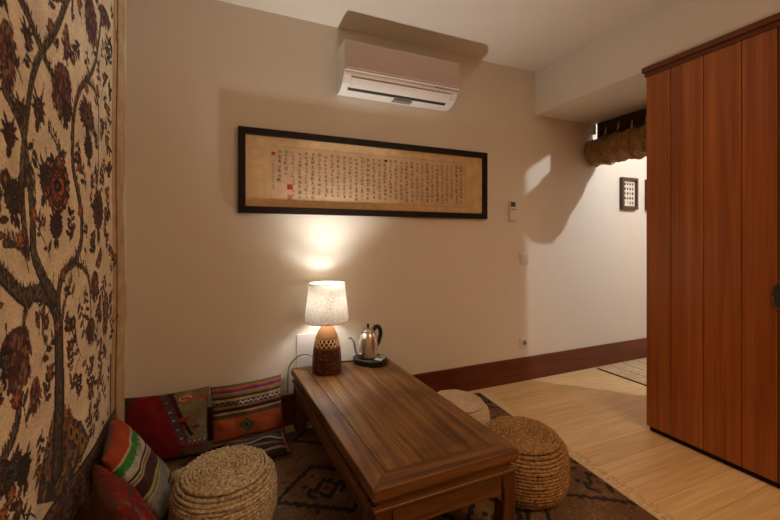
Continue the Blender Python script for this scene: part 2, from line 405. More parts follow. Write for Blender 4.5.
obj('air_slot', MB().prism(sl+[(p[0]-.0035,p[1]-.0045) for p in sl[::-1]],'x',ax0+.045,ax1-.07), M['slot'], ac)
obj('underside_grille', MB().box(1.06,1.20,2.40,2.45,2.168,2.176), M['grey'], ac)
iv = MB(); iv.lathe([(.006,0),(.006,.002)],(0,0,0),14)
iv.v = [(1.345+v[0], 2.3065-v[2]-.001, 2.2615+v[1]) for v in iv.v]
obj('indicator', iv, M['black'], ac)
obj('mark', MB().box(1.365,1.40,2.3045,2.3075,2.259,2.264).box(1.405,1.425,2.3045,2.3075,2.257,2.262), M['grey'], ac)

# ------------------------------------------------------------------ framed calligraphy
fx0, fx1, fz0, fz1 = .055, 1.909, 1.36, 1.889; fw = .043
pic = thing('framed_calligraphy', ((fx0+fx1)/2,WY,fz0), 'long black-framed calligraphy scroll hanging above the lamp and table', 'picture')
f = MB(); fy0, fy1 = 2.470, WY
f.prism([(fx0,fz0),(fx1,fz0),(fx1-fw,fz0+fw),(fx0+fw,fz0+fw)],'y',fy0,fy1)
f.prism([(fx0,fz1),(fx1,fz1),(fx1-fw,fz1-fw),(fx0+fw,fz1-fw)],'y',fy0,fy1)
f.prism([(fx0,fz0),(fx0+fw,fz0+fw),(fx0+fw,fz1-fw),(fx0,fz1)],'y',fy0,fy1)
f.prism([(fx1,fz0),(fx1-fw,fz0+fw),(fx1-fw,fz1-fw),(fx1,fz1)],'y',fy0,fy1)
obj('frame', f, M['frame'], pic, bevel=.002)
cv = Canvas(fx0+fw-.004, fx1-fw+.004, fz0+fw-.004, fz1-fw+.004, .0026, (216,184,138))
px0, px1, pz0, pz1 = .245, 1.705, 1.447, 1.792
cv.poly([(px0,pz0),(px1,pz0),(px1,pz1),(px0,pz1)], (208,178,144))
cv.stroke([(px0,pz0),(px1,pz0),(px1,pz1),(px0,pz1),(px0,pz0)], .004, (186,158,124))
def glyph(x, z, s, ink):
    """a brush-written character of a few strokes"""
    kind = RNG.integers(0,5)
    w = s*.15
    def S(a,b,ww=w): cv.stroke([(x+a[0]*s/2, z+a[1]*s/2),(x+b[0]*s/2, z+b[1]*s/2)], [ww*1.15, ww*.7], ink)
    j = lambda: RNG.uniform(-.16,.16)
    if kind != 3: S((-.8,.5+j()),(.75,.62+j()))
    if kind in (0,2): S((0+j(),.95),(0+j(),-.9))
    if kind in (0,1,4): S((-.1+j(),.4),(-.8,-.8+j())); S((.1,.2+j()),(.85,-.75+j()))
    if kind in (1,2,3): S((-.6,-.1+j()),(.6,0+j())); S((-.7,-.7+j()),(.7,-.62+j()))
    if kind == 3: S((-.6,.8),(-.6,-.7)); S((.6,.7),(.55,-.8)); S((-.6,.75),(.6,.7))
    if kind == 4: S((-.7,.95),(-.3,.7)); S((-.6,-.2),(.5,-.1))
ncol = 33; step = (px1-.03-(px0+.06))/(ncol-1)
for c in range(ncol):
    x = px1-.035-c*step; z = pz1-.035-abs(RNG.normal(0,.006)); zend = pz0+.02+abs(RNG.normal(0,.012))
    if c == ncol-2: zend = 1.60
    if c == ncol-1: zend = 1.56
    sz = RNG.uniform(.017,.022); ink = np.array((92,74,58))+RNG.uniform(-14,34)
    while z > zend:
        q = sz*RNG.uniform(.8,1.35); glyph(x+RNG.normal(0,.002), z, q, ink+RNG.uniform(-14,22)); z -= q*1.28
x = px0+.018; z = 1.69
while z > 1.51: glyph(x, z, .012, (70,56,46)); z -= .0165
def seal(x, z, s, c):
    cv.poly([(x-s/2,z-s/2),(x+s/2,z-s/2),(x+s/2,z+s/2),(x-s/2,z+s/2)], c)
    for k in (-.22,.1,.3): cv.stroke([(x-s*.3,z+k*s),(x+s*.3,z+k*s)], s*.07, tuple(np.array(c)*.5+np.array((204,178,146))*.5))
seal(.263,1.742,.022,(172,40,30)); seal(.365,1.535,.033,(176,34,26)); seal(.365,1.468,.030,(188,104,62))
cv.ell(1.035,1.757,.011,.009,(20,16,14)); cv.ell(1.02,1.73,.006,.006,(50,40,34))
cv.speckle(.012,.03)
m = sheet(MB(), cv, lambda x,z: (x, 0*x+2.488, z))
obj('calligraphy_sheet', m, M['paper'], pic, colors=cv.colors().reshape(-1,3), recalc=False, solid=-.002)
obj('glass', MB().box(fx0+fw-.004,fx1-fw+.004,2.478,2.4805,fz0+fw-.004,fz1-fw+.004), M['glass'], pic)

# ------------------------------------------------------------------ wall fittings
rm = thing('remote_control', (2.175,WY,1.36), 'small white air conditioner remote in its wall holder right of the calligraphy', 'remote control')
obj('holder', MB().box(2.145,2.211,WY-.028,WY,1.352,1.43), M['white'], rm, bevel=.004)
obj('body', MB().box(2.150,2.206,WY-.023,WY-.004,1.362,1.518), M['white'], rm, bevel=.006)
obj('display', MB().box(2.155,2.201,WY-.0245,WY-.0225,1.468,1.508), M['slot'], rm)
obj('button', MB().box(2.160,2.176,WY-.0255,WY-.0225,1.442,1.452), M['grey'], rm); obj('button', MB().box(2.182,2.198,WY-.0255,WY-.0225,1.442,1.452), M['grey'], rm)
sw = thing('light_switch', (2.31,WY,1.03), 'square white light switch on the wall, higher of the two plates', 'switch')
obj('plate', MB().box(2.266,2.354,WY-.010,WY,.988,1.076), M['white'], sw, bevel=.004)
obj('rocker', MB().box(2.282,2.338,WY-.014,WY-.009,1.004,1.060), M['white'], sw, bevel=.002)
ou = thing('power_outlet', (2.31,WY,.32), 'square white wall outlet low above the brown baseboard', 'outlet')
obj('plate', MB().box(2.266,2.354,WY-.010,WY,.276,.364), M['white'], ou, bevel=.004)
so = MB(); so.lathe([(.020,0),(.020,.004),(.017,.004),(.016,.001)],(0,0,0),20)
so.v = [(2.31+v[0], WY-.010-v[2], .32+v[1]) for v in so.v]
obj('socket', so, M['grey'], ou)
wp = thing('wall_plate', (.50,WY,.42), 'large blank white cover plate on the wall behind the lamp', 'cover plate')
obj('plate', MB().box(.408,.60,WY-.008,WY,.215,.578), M['white'], wp, bevel=.003)

# ------------------------------------------------------------------ small pictures on the far wall
def small_picture(x0, label):
    w, z0, z1 = .235, 1.492, 1.802; t = thing('small_framed_picture', (x0+w/2,WY,z0), label, 'picture', 'small pictures in the passage')
    q = MB(); e = .03; x1 = x0+w; a, b_ = WY-.032, WY
    q.prism([(x0,z0),(x1,z0),(x1-e,z0+e),(x0+e,z0+e)],'y',a,b_); q.prism([(x0,z1),(x1,z1),(x1-e,z1-e),(x0+e,z1-e)],'y',a,b_)
    q.prism([(x0,z0),(x0+e,z0+e),(x0+e,z1-e),(x0,z1)],'y',a,b_); q.prism([(x1,z0),(x1-e,z0+e),(x1-e,z1-e),(x1,z1)],'y',a,b_)
    obj('frame', q, M['frame2'], t, bevel=.002)
    c = Canvas(x0+e-.003,x1-e+.003,z0+e-.003,z1-e+.003,.003,(226,216,206))
    for r in range(5):
        for k in range(4):
            xx = x0+.062+k*.037; z_ = z1-.062-r*.046
            col = [(40,36,34),(60,50,46),(150,90,50),(52,44,40)][(r*3+k*2)%4]
            c.ell(xx,z_,.009+.003*((r+k)%2),.014,col); c.stroke([(xx-.012,z_-.006),(xx+.012,z_-.006)],.004,col)
    c.ell(x0+.085,z0+.062,.026,.022,(240,222,196)); c.ell(x0+.095,z0+.07,.008,.008,(150,110,80))
    obj('print', sheet(MB(),c,lambda x,z:(x,0*x+WY-.012,z)), M['paper'], t, colors=c.colors().reshape(-1,3), recalc=False, solid=-.002)
    obj('glass', MB().box(x0+e-.003,x1-e+.003,WY-.020,WY-.018,z0+e-.003,z1-e+.003), M['glass'], t)
small_picture(3.51, 'small brown-framed print with rows of dark figures, fully visible on the far wall')
small_picture(3.885, 'small brown-framed picture half hidden by the closet edge')

# ------------------------------------------------------------------ rolled bamboo blind under the soffit
bx, bz, br_, by0, by1 = 3.11, 1.995, .122, 1.82, 2.47
bl = thing('rolled_blind', (bx,2.2,bz), 'rolled-up woven bamboo blind under the soffit by the far wall', 'blind')
rollm = MB(); nr, na = 120, 64; V = []; F = []
for i in range(nr+1):
    y = by0+(by1-by0)*i/nr
    for k in range(na):
        a = 2*PI*k/na
        r = br_*(1+.055*math.sin(y*46+.8*math.sin(3*a))+.035*math.sin(7*a+y*9)+.04*math.sin(y*150+5*a)*math.sin(9*a+y*40))
        V.append((bx+r*math.cos(a), y, bz+r*math.sin(a)))
for i in range(nr):
    for k in range(na):
        k2 = (k+1)%na; F.append((i*na+k,i*na+k2,(i+1)*na+k2,(i+1)*na+k))
F += [tuple(range(na)), tuple(nr*na+k for k in range(na-1,-1,-1))]
rollm.add(V,F,True)
obj('roll', rollm, M['bamboo'], bl)
obj('head_rail', MB().box(bx+.025,bx+.053,by0+.01,WY-.05,2.105,2.269), M['blindwood'], bl, bevel=.004)
for k in range(9):
    y = 1.93+k*.060; t = MB(); x = bx+.012-.008*(k%2); z = 2.125+.012*(k%3)
    t.tube([(x,y,z+.07),(x-.004,y,z+.02),(x-.010,y+.004,z)], [.003,.007,.005], 6)
    obj('tassel', t, M['fringe'] if k%2 else M['slot'], bl)
for y in (2.06,2.32):
    rg = [(bx+(br_+.012)*math.cos(a), y, bz+(br_+.012)*math.sin(a)) for a in np.linspace(0,2*PI,41)]
    obj('tie', MB().tube(rg,.005,6), M['bamboo'], bl)
obj('bracket', MB().box(bx-.03,bx+.015,2.455,WY,2.165,2.262), M['plaster'], bl, bevel=.006)

# ------------------------------------------------------------------ table
TZ = .38
TQ = dict(fl=(.434,1.150), fr=(1.046,1.156), bl=(.368,2.455), br=(1.012,2.455))
def tq(u, v, z):
    """u 0..1 across, v 0..1 front to back, in the slightly out-of-square old table"""
    a = np.array(TQ['fl'])*(1-u)*(1-v)+np.array(TQ['fr'])*u*(1-v)+np.array(TQ['bl'])*(1-u)*v+np.array(TQ['br'])*u*v
    return (a[0], a[1], z)
TWI, TLE = .63, 1.30
def warp(mb):
    mb.v = [tq(x/TWI, y/TLE, z) for x,y,z in mb.v]; return mb
tb = thing('coffee_table', (.72,1.8,0), 'low old brown wooden table holding the lamp and the kettle', 'table')
fwid = .085
ed = [(0,TZ-.012),(-.004,TZ-.022),(0,TZ-.034)]
# breadboard frame: long rails and mitred end rails
L = MB(); c0, c1 = .008, .036
def rail(mb, pts, z0, z1): mb.prism(pts,'z',z0,z1)
zt, zb = TZ, TZ-.044
ra = MB(); rail(ra,[(0,0),(fwid,fwid),(fwid,TLE-fwid),(0,TLE)],zb,zt); rd_ = MB(); rail(rd_,[(TWI,0),(TWI,TLE),(TWI-fwid,TLE-fwid),(TWI-fwid,fwid)],zb,zt)
obj('side_rail', warp(ra), M['table'], tb, bevel=.006, seg=4); obj('side_rail', warp(rd_), M['table'], tb, bevel=.006, seg=4)
rb = MB(); rail(rb,[(.0008,0),(TWI-.0008,0),(TWI-fwid,fwid-.0008),(fwid,fwid-.0008)],zb,zt); rc_ = MB(); rail(rc_,[(.0008,TLE),(TWI-.0008,TLE),(TWI-fwid,TLE-fwid+.0008),(fwid,TLE-fwid+.0008)],zb,zt)
obj('end_rail', warp(rb), M['tableX'], tb, bevel=.006, seg=4)
obj('end_rail', warp(rc_), M['tableX'], tb, bevel=.006, seg=4)
pl = MB(); nb = 4; bw = (TWI-2*fwid)/nb
for i in range(nb): pl.box(fwid+i*bw+.0006,fwid+(i+1)*bw-.0006,fwid-.0005,TLE-fwid+.0005,zb+.008,zt-.0015+.0008*(i%2))
obj('top_boards', warp(pl), M['table'], tb, bevel=.0015)
wa = MB(); i1 = .024; wa.box(i1,TWI-i1,i1,TLE-i1,TZ-.085,zb)
obj('waist', warp(wa), M['tableX'], tb, bevel=.003)
ap = MB(); i2 = .010; ah0, ah1 = TZ-.165, TZ-.083; t_ = .032
leg = .070
def apron(mb, L0, L1, fix, along):
    # gently arched lower edge with a rounded drop at each leg
    n = 20; top = []; bot = []
    for k in range(n+1):
        s_ = k/n; d = min(s_,1-s_)*(L1-L0); q = max(0,1-d/.07)
        bot.append((L0+s_*(L1-L0), ah0-.030*q*q*q))
    poly = bot+[(L1,ah1),(L0,ah1)]
    if along == 'x': mb.prism(poly,'y',fix,fix+t_)
    else: mb.prism(poly,'x',fix,fix+t_)
a1 = MB(); apron(a1,i2+leg-.002,TWI-i2-leg+.002,i2+.003,'x'); obj('apron', warp(a1), M['tableX'], tb, bevel=.003)
a2 = MB(); apron(a2,i2+leg-.002,TWI-i2-leg+.002,TLE-i2-.003-t_,'x'); obj('apron', warp(a2), M['tableX'], tb, bevel=.003)
a3 = MB(); apron(a3,i2+leg-.002,TLE-i2-leg+.002,i2+.003,'y'); obj('apron', warp(a3), M['table'], tb, bevel=.003)
a4 = MB(); apron(a4,i2+leg-.002,TLE-i2-leg+.002,TWI-i2-.003-t_,'y'); obj('apron', warp(a4), M['table'], tb, bevel=.003)
bd = MB()
bd.box(i2-.006,TWI-i2+.006,i2-.006,i2+.02,ah1-.004,ah1+.010).box(i2-.006,TWI-i2+.006,TLE-i2-.02,TLE-i2+.006,ah1-.004,ah1+.010)
bd.box(i2-.006,i2+.02,i2+.02,TLE-i2-.02,ah1-.004,ah1+.010).box(TWI-i2-.02,TWI-i2+.006,i2+.02,TLE-i2-.02,ah1-.004,ah1+.010)
obj('moulding', warp(bd), M['tableX'], tb, bevel=.005, seg=3)
for (x, y) in ((i2,i2),(TWI-i2-leg,i2),(i2,TLE-i2-leg),(TWI-i2-leg,TLE-i2-leg)):
    sx = 1 if x > TWI/2 else 0; sy = 1 if y > TLE/2 else 0
    lm = MB(); V = []; F = []
    for z, k in ((.0115,.0),(.03,.0),(.12,.010),(ah0-.02,.014),(ah1,.0)):
        xa, xb = (x, x+leg-k) if not sx else (x+k, x+leg); ya, yb = (y, y+leg-k) if not sy else (y+k, y+leg)
        V += [(xa,ya,z),(xb,ya,z),(xb,yb,z),(xa,yb,z)]
    for i in range(4):
        for k in range(4): F.append((i*4+k,i*4+(k+1)%4,(i+1)*4+(k+1)%4,(i+1)*4+k))
    F += [(3,2,1,0),(16,17,18,19)]
    lm.add(V,F); obj('leg', warp(lm), M['tableZ'], tb, bevel=.006, seg=3)

# ------------------------------------------------------------------ table lamp
lx, ly = .565, 2.315
lp = thing('table_lamp', (lx,ly,TZ), 'table lamp with brown carved base and glowing linen shade on the table', 'lamp')
bp_ = [(0,.088),(.012,.090),(.05,.0895),(.10,.0865),(.15,.081),(.19,.074),(.22,.066),(.245,.056),(.265,.045),(.28,.034)]
hz = [p[0] for p in bp_]; hr = [p[1] for p in bp_]
nA, nZ = 200, 110
c = Canvas(0,1,0,1,1/160,(120,76,44))
c.poly([(0,.73),(1,.73),(1,1),(0,1)],(176,126,80)); c.poly([(0,0),(1,0),(1,.10),(0,.10)],(88,50,28))
dep = np.zeros((nZ+1,nA))
for row, (zc, s) in enumerate(((.66,.030),(.615,.026))):
    for k in range(22):
        x = (k+.5*row)/22
        for xx in (x-1,x,x+1):
            pass
LV = []; LF = []; LC = []
for i in range(nZ+1):
    h = .28*i/nZ; r0 = float(np.interp(h,hz,hr)); tt = i/nZ
    for k in range(nA):
        a = 2*PI*k/nA; d = 0; colr = np.array((100,64,42.))
        if tt > .74: colr = np.array((150,108,72.))
        elif tt > .57:    # diamond lattice; its holes are dents with shade painted in
            p = (k/nA*17); q = (tt-.57)/.17*1.3
            m1 = abs(((p+q)%1)-.5); m2 = abs(((p-q)%1)-.5)
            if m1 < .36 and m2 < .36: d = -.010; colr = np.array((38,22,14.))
            else: d = .0015; colr = np.array((214,176,132.))
        elif tt > .53: colr = np.array((132,86,50.)); d = .001
        else:
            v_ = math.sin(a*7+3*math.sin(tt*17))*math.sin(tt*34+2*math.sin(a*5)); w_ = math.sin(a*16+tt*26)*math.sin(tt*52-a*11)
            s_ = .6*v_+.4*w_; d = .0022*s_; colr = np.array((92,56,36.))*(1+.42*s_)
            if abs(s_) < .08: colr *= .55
            if tt < .05: colr = np.array((84,48,28.)); d = 0
        r = r0+d; LV.append((lx+r*math.cos(a), ly+r*math.sin(a), TZ+h)); LC.append(colr)
for i in range(nZ):
    for k in range(nA):
        k2 = (k+1)%nA; LF.append((i*nA+k,i*nA+k2,(i+1)*nA+k2,(i+1)*nA+k))
LF += [tuple(range(nA-1,-1,-1)), tuple(nZ*nA+k for k in range(nA))]
obj('base', MB().add(LV,LF,True), M['carved'], lp, colors=lin(np.clip(np.array(LC),0,255)), recalc=False)
obj('neck', MB().lathe([(.016,.28),(.016,.345),(.020,.345),(.020,.39),(.012,.392)],(lx,ly,TZ),20), M['black'], lp)
sh = MB(); z0, z1 = .312, .545; r0, r1 = .137, .110
sh.lathe([(r0,z0),(r1,z1)],(lx,ly,TZ),72,cap=False)
so_ = obj('shade', sh, M['shade'], lp, recalc=False)
for r, z in ((r0,z0),(r1,z1)):
    rg = [(lx+r*math.cos(a),ly+r*math.sin(a),TZ+z) for a in np.linspace(0,2*PI,73)]
    obj('hem', MB().tube(rg,.0028,8), plain('shade_hem',(196,176,146),.9), so_)
sp = MB()
for k in range(3):
    a = 2*PI*k/3+.4; sp.tube([(lx+.02*math.cos(a),ly+.02*math.sin(a),TZ+.385),(lx+.1215*math.cos(a),ly+.1215*math.sin(a),TZ+.46)],.0018,6)
obj('spider', sp, M['grey'], so_)
bm_, nt, b = new_mat('lit_bulb'); b.inputs['Emission Color'].default_value = (1,1,1,1); b.inputs['Emission Strength'].default_value = 150; b.inputs['Base Color'].default_value = (.9,.9,.88,1)
bulb = MB().lathe([(.012,.392),(.014,.405),(.024,.425),(.028,.445),(.024,.466),(.014,.478),(.002,.481)],(lx,ly,TZ),28)
bu = obj('bulb', bulb, bm_, lp)
cd = spline([(lx-.07,ly+.055,TZ+.075),(lx-.10,ly+.085,TZ+.090),(lx-.14,ly+.12,TZ+.080),(lx-.18,ly+.145,TZ+.045),(.358,2.472,TZ-.0),(.352,2.478,TZ-.06),(.350,2.48,.21)],10)
obj('power_cord', MB().tube(cd,.0048,8), M['rubber'], lp)

# ------------------------------------------------------------------ kettle and its heating base
kx, ky = .855, 2.365; bh = .040
hb = thing('hot_plate', (kx,ky,TZ), 'black electric hot plate with grey control panel under the kettle', 'hot plate')
def rrect(x0,x1,y0,y1,r,n=8):
    out = []
    for cx_,cy_,a0 in ((x1-r,y1-r,0),(x0+r,y1-r,PI/2),(x0+r,y0+r,PI),(x1-r,y0+r,1.5*PI)):
        for k in range(n+1): a = a0+PI/2*k/n; out.append((cx_+r*math.cos(a), cy_+r*math.sin(a)))
    return out
def rot(pts, a): ca, sa = math.cos(a), math.sin(a); return [(kx+(x-kx)*ca-(y-ky)*sa, ky+(x-kx)*sa+(y-ky)*ca) for x,y in pts]
ka = math.radians(-48)
obj('body', MB().prism(rot(rrect(kx-.098,kx+.128,ky-.09,ky+.09,.078),ka),'z',TZ,TZ+bh), M['black'], hb, bevel=.010, seg=4)
pn = MB(); V = []
for x,y,z in ((.070,-.050,bh+.002),(.118,-.050,bh-.001),(.118,.050,bh-.001),(.070,.050,bh+.002)):
    p = rot([(kx+x,ky+y)],ka)[0]; V.append((p[0],p[1],TZ+z))
V += [(v[0],v[1],v[2]-.006) for v in V]; V[:4] = [(v[0],v[1],v[2]+.004) for v in V[:4]]
pn.add(V,[(0,1,2,3),(7,6,5,4),(0,4,5,1),(1,5,6,2),(2,6,7,3),(3,7,4,0)])
cp = obj('control_panel', pn, M['panel'], hb, bevel=.001)
V2 = [Vector(V[0])*.75+Vector(V[2])*.25, Vector(V[1])*.75+Vector(V[3])*.25, Vector(V[2])*.62+Vector(V[0])*.38, Vector(V[3])*.62+Vector(V[1])*.38]
V2 = [(v.x,v.y,v.z+.0012) for v in V2]; ds_ = MB().add(V2+[(v[0],v[1],v[2]-.002) for v in V2],[(0,1,2,3),(7,6,5,4),(0,4,5,1),(1,5,6,2),(2,6,7,3),(3,7,4,0)])
obj('display', ds_, M['screen'], cp)
kc = spline([(kx-.085,ky+.05,TZ+.006),(kx-.14,ky+.068,TZ+.0045),(kx-.2,ky+.075,TZ+.0045),(kx-.27,ky+.10,TZ+.0045)],8)
obj('power_cord', MB().tube(kc,.004,8), M['darkcord'], hb)
kz = TZ+bh
kt = thing('kettle', (kx,ky,kz), 'stainless steel gooseneck kettle with black handle standing on the hot plate', 'kettle')
bodyp = [(.060,.0),(.0675,.004),(.0675,.010),(.0665,.04),(.064,.085),(.058,.125),(.048,.154),(.040,.167)]
obj('body', MB().lathe(bodyp,(kx,ky,kz),64), M['steel'], kt)
ld = obj('lid', MB().lathe([(.041,.1665),(.040,.171),(.031,.180),(.018,.186),(.008,.188)],(kx,ky,kz),48), M['steel'], kt)
obj('knob', MB().lathe([(.005,.187),(.005,.193),(.009,.197),(.010,.208),(.007,.216),(.002,.218)],(kx,ky,kz),24), M['black'], ld)
da = math.radians(203); dv = Vector((math.cos(da),math.sin(da),0)); K = Vector((kx,ky,kz))
spt = [K+dv*.060+Vector((0,0,.030)), K+dv*.082+Vector((0,0,.028)), K+dv*.102+Vector((0,0,.042)), K+dv*.114+Vector((0,0,.080)), K+dv*.124+Vector((0,0,.122)), K+dv*.146+Vector((0,0,.150)), K+dv*.168+Vector((0,0,.152))]
spp = [Vector(p) for p in spline([tuple(p) for p in spt],8)]
obj('spout', MB().tube(spp,[.0085-.0035*i/(len(spp)-1) for i in range(len(spp))],14), M['steel'], kt)
ha = -dv
hpt = [K+ha*.043+Vector((0,0,.160)), K+ha*.068+Vector((0,0,.184)), K+ha*.100+Vector((0,0,.178)), K+ha*.118+Vector((0,0,.138)), K+ha*.104+Vector((0,0,.090)), K+ha*.083+Vector((0,0,.062)), K+ha*.072+Vector((0,0,.058))]
hp = spline([tuple(p) for p in hpt],8)
obj('handle', MB().tube(hp,[.010]+[.0145]*(len(hp)-2)+[.008],14,flat=.85), M['black'], kt)
obj('handle_bracket', MB().tube([K+ha*.060+Vector((0,0,.056)),K+ha*.078+Vector((0,0,.060))],.006,10), M['steel'], kt)

# ------------------------------------------------------------------ woven poufs
def pouf(loc, R, h, mat, label, rows=16, rt=.0085, tilt=(0,0), seed=0):
    x0, y0, z0 = loc; mb = MB(); rg = random.Random(seed)
    def ring(rc, z, r, ph):
        nseg = max(24, int(2*PI*rc/.0055)); nm = 6; N_ = max(6, int(2*PI*rc/.021)); V = []; F = []
        for i in range(nseg):
            a = 2*PI*i/nseg; wob = .0012*math.sin(3*a+ph)+.0008*math.sin(11*a+ph*2)
            for k in range(nm):
                b = 2*PI*k/nm; q = r*(1+.30*math.sin(N_*a+2*b+ph)); rr_ = rc+wob+q*math.cos(b)
                V.append((x0+rr_*math.cos(a), y0+rr_*math.sin(a), z0+z+wob+q*math.sin(b)))
        for i in range(nseg):
            i2_ = (i+1)%nseg
            for k in range(nm):
                k2 = (k+1)%nm; F.append((i*nm+k,i2_*nm+k,i2_*nm+k2,i*nm+k2))
        mb.add(V,F,True)
    st = (h-.03)/(rows-1)
    for i in range(rows):
        s = i/(rows-1); bulge = 1-.10*(2*s-1)**4-.015*(2*s-1)**2
        ring(R*bulge-rt, .012+i*st, rt, rg.uniform(0,6))
    rc = R*.885-rt-.012; k = 0; zt_ = h-.006
    while rc > .006:
        ring(rc, zt_+.012*(1-(rc/R)**2), rt*.98, rg.uniform(0,6)); rc -= rt*1.72; k += 1
    ring(.004, zt_+.012, rt*.9, 0)
    mb.lathe([(R*.80,.004),(R*.93,.05),(R*.95,h*.5),(R*.93,h-.05),(R*.82,h-.014),(.01,h-.004)],loc,48)
    return obj('woven_pouf', mb, mat, loc=loc, label=label, cat='pouf', group='woven poufs around the table', recalc=False)
RZ = .012
pouf((-.009,1.712,RZ), .205, .235, M['straw'], 'round straw pouf with coiled top in front of the back cushions', seed=1)
pouf((1.305,1.43,RZ), .212, .245, M['straw2'], 'brown woven pouf at the front right corner of the table', seed=2)
pouf((1.30,1.99,RZ), .20, .185, M['straw3'], 'pale cream woven pouf half hidden behind the table near the wall', rows=22, rt=.006, seed=3)

# ------------------------------------------------------------------ cushions
def cushion(name, label, cat, cv, center, ex, ey, w, h, t, n=90, mat='kilim', group='cushions on the rug', seed=0):
    ex = Vector(ex).normalized(); ey = Vector(ey); ey = (ey-ex*ey.dot(ex)).normalized(); ez = ex.cross(ey)
    C = np.array(center); EX, EY, EZ = map(np.array,(ex,ey,ez)); r = np.random.default_rng(seed)
    u, v = np.meshgrid(np.linspace(-1,1,n), np.linspace(-1,1,n))
    X = w/2*u*(1-.055*(1-v*v)); Y = h/2*v*(1-.055*(1-u*u))
    core = ((1-u**2)*(1-v**2)); Z = t/2*np.clip(core,0,1)**.42
    ph = r.uniform(0,6,8)
    wr = .004*(np.sin(6*u+3*v+ph[0])+np.sin(4*v-5*u+ph[1])+.6*np.sin(13*u*v+ph[2]))*np.clip(core*3,0,1)
    fr_ = C+X[...,None]*EX+Y[...,None]*EY+(Z+wr)[...,None]*EZ; bk = C+X[...,None]*EX+Y[...,None]*EY-(Z*.9)[...,None]*EZ
    V = np.concatenate([fr_.reshape(-1,3), bk.reshape(-1,3)]); idx = np.arange(n*n).reshape(n,n)
    F1 = np.stack([idx[:-1,:-1],idx[:-1,1:],idx[1:,1:],idx[1:,:-1]],-1).reshape(-1,4); F2 = F1[:,::-1]+n*n
    mb = MB(); mb.v = V.tolist(); mb.f = F1.tolist()+F2.tolist(); mb.smooth = [True]*len(mb.f)
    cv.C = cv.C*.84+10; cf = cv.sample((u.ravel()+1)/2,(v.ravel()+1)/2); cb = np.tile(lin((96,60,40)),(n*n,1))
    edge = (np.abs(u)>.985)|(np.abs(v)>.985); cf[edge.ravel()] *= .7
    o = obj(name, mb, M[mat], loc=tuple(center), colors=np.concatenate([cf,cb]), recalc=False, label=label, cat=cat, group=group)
    import bmesh
    b = bmesh.new(); b.from_mesh(o.data); bmesh.ops.remove_doubles(b, verts=b.verts, dist=.0004); b.to_mesh(o.data); b.free()
    return o

def bands(cv, spec, axis='v'):
    for a, b, c in spec:
        if axis == 'v': cv.poly([(0,a),(1,a),(1,b),(0,b)], c)
        else: cv.poly([(a,0),(b,0),(b,1),(a,1)], c)
R_ = 1/120
# red kilim, grey-green right side
c1 = Canvas(0,1,0,1,R_,(122,20,22))
c1.poly([(.62,1),(1,1),(1,.24),(.78,.20),(.55,1)],(124,112,80))
c1.stroke([(.44,1),(.60,.55),(.72,.22),(1.0,.20)],.085,(72,66,84)); c1.stroke([(.53,1),(.68,.6),(.80,.34)],.05,(52,28,26))
for k in range(12):
    t = k/11; x, y = (.44+.26*t*1.05, 1-.78*t); c1.ell(x,y,.018,.014,[(190,160,140),(150,40,34)][k%2])
for k in range(4): c1.ell(.76+.06*k,.20,.018,.022,(200,60,50)); c1.ell(.78+.06*k,.23,.012,.010,(206,190,176))
sp_ = [(.70+.09*math.cos(a)*(1-a/9),.86+.055*math.sin(a)*(1-a/9)) for a in np.linspace(0,6.5,30)]
c1.stroke(sp_,.035,(176,60,48)); c1.stroke([(.80,.90),(.92,.88),(.97,.82)],.04,(176,60,48)); c1.stroke([(p[0],p[1]+.02) for p in sp_],.012,(214,196,170))
c1.poly([(.62,.60),(.80,.62),(.78,.55),(.66,.55)],(140,60,44)); c1.poly([(.80,.45),(.90,.47),(.92,.42),(.82,.41)],(120,40,34))
c1.poly([(0,1),(.18,1),(.0,.80)],(70,60,44)); c1.ell(.09,.94,.03,.02,(120,40,30))
c1.poly([(.55,0),(1,0),(1,.14),(.7,.14)],(84,70,44)); c1.ell(.8,.07,.05,.03,(130,60,30))
c1.speckle(.09,.08)
cushion('kilim_cushion','dark red kilim cushion with khaki corner leaning in the room corner','cushion',c1,(-.303,2.365,.182),(1,.02,0),(0,.30,1),.41,.35,.12,seed=1)
# striped orange kilim
c2 = Canvas(0,1,0,1,R_,(70,42,34))
bands(c2,[(0,.06,(60,40,30)),(.06,.10,(170,150,110)),(.10,.14,(120,46,30)),(.14,.47,(168,78,34)),(.47,.51,(64,70,44)),(.51,.54,(120,46,34)),(.54,.57,(180,150,110)),(.57,.63,(40,26,24)),(.63,.67,(150,100,70)),(.67,.74,(30,20,22)),(.74,.78,(178,146,110)),(.78,.81,(60,30,26)),(.81,.85,(96,116,60)),(.85,.88,(180,96,60)),(.88,.93,(84,52,104)),(.93,.96,(186,80,44)),(.96,1,(92,104,60))])
zz_ = [(k/28,.70+.018*(1 if k%2 else -1)) for k in range(29)]; c2.stroke(zz_[10:],.018,(206,206,206)); c2.stroke(zz_[:11],.018,(96,110,60))
for s, col in ((.12,(58,86,48)),(.075,(96,110,60)),(.035,(50,40,34))):
    c2.poly([(.46-s,.31),(.46,.31+s),(.46+s,.31),(.46,.31-s)],col)
c2.poly([(.88,.14),(1,.3),(1,.14)],(140,40,30)); c2.speckle(.09,.07)
cushion('kilim_cushion','orange kilim cushion with white zigzag and purple stripe against the back wall','cushion',c2,(.110,2.375,.188),(1,.03,.04),(-.03,.24,1),.40,.34,.115,seed=2)
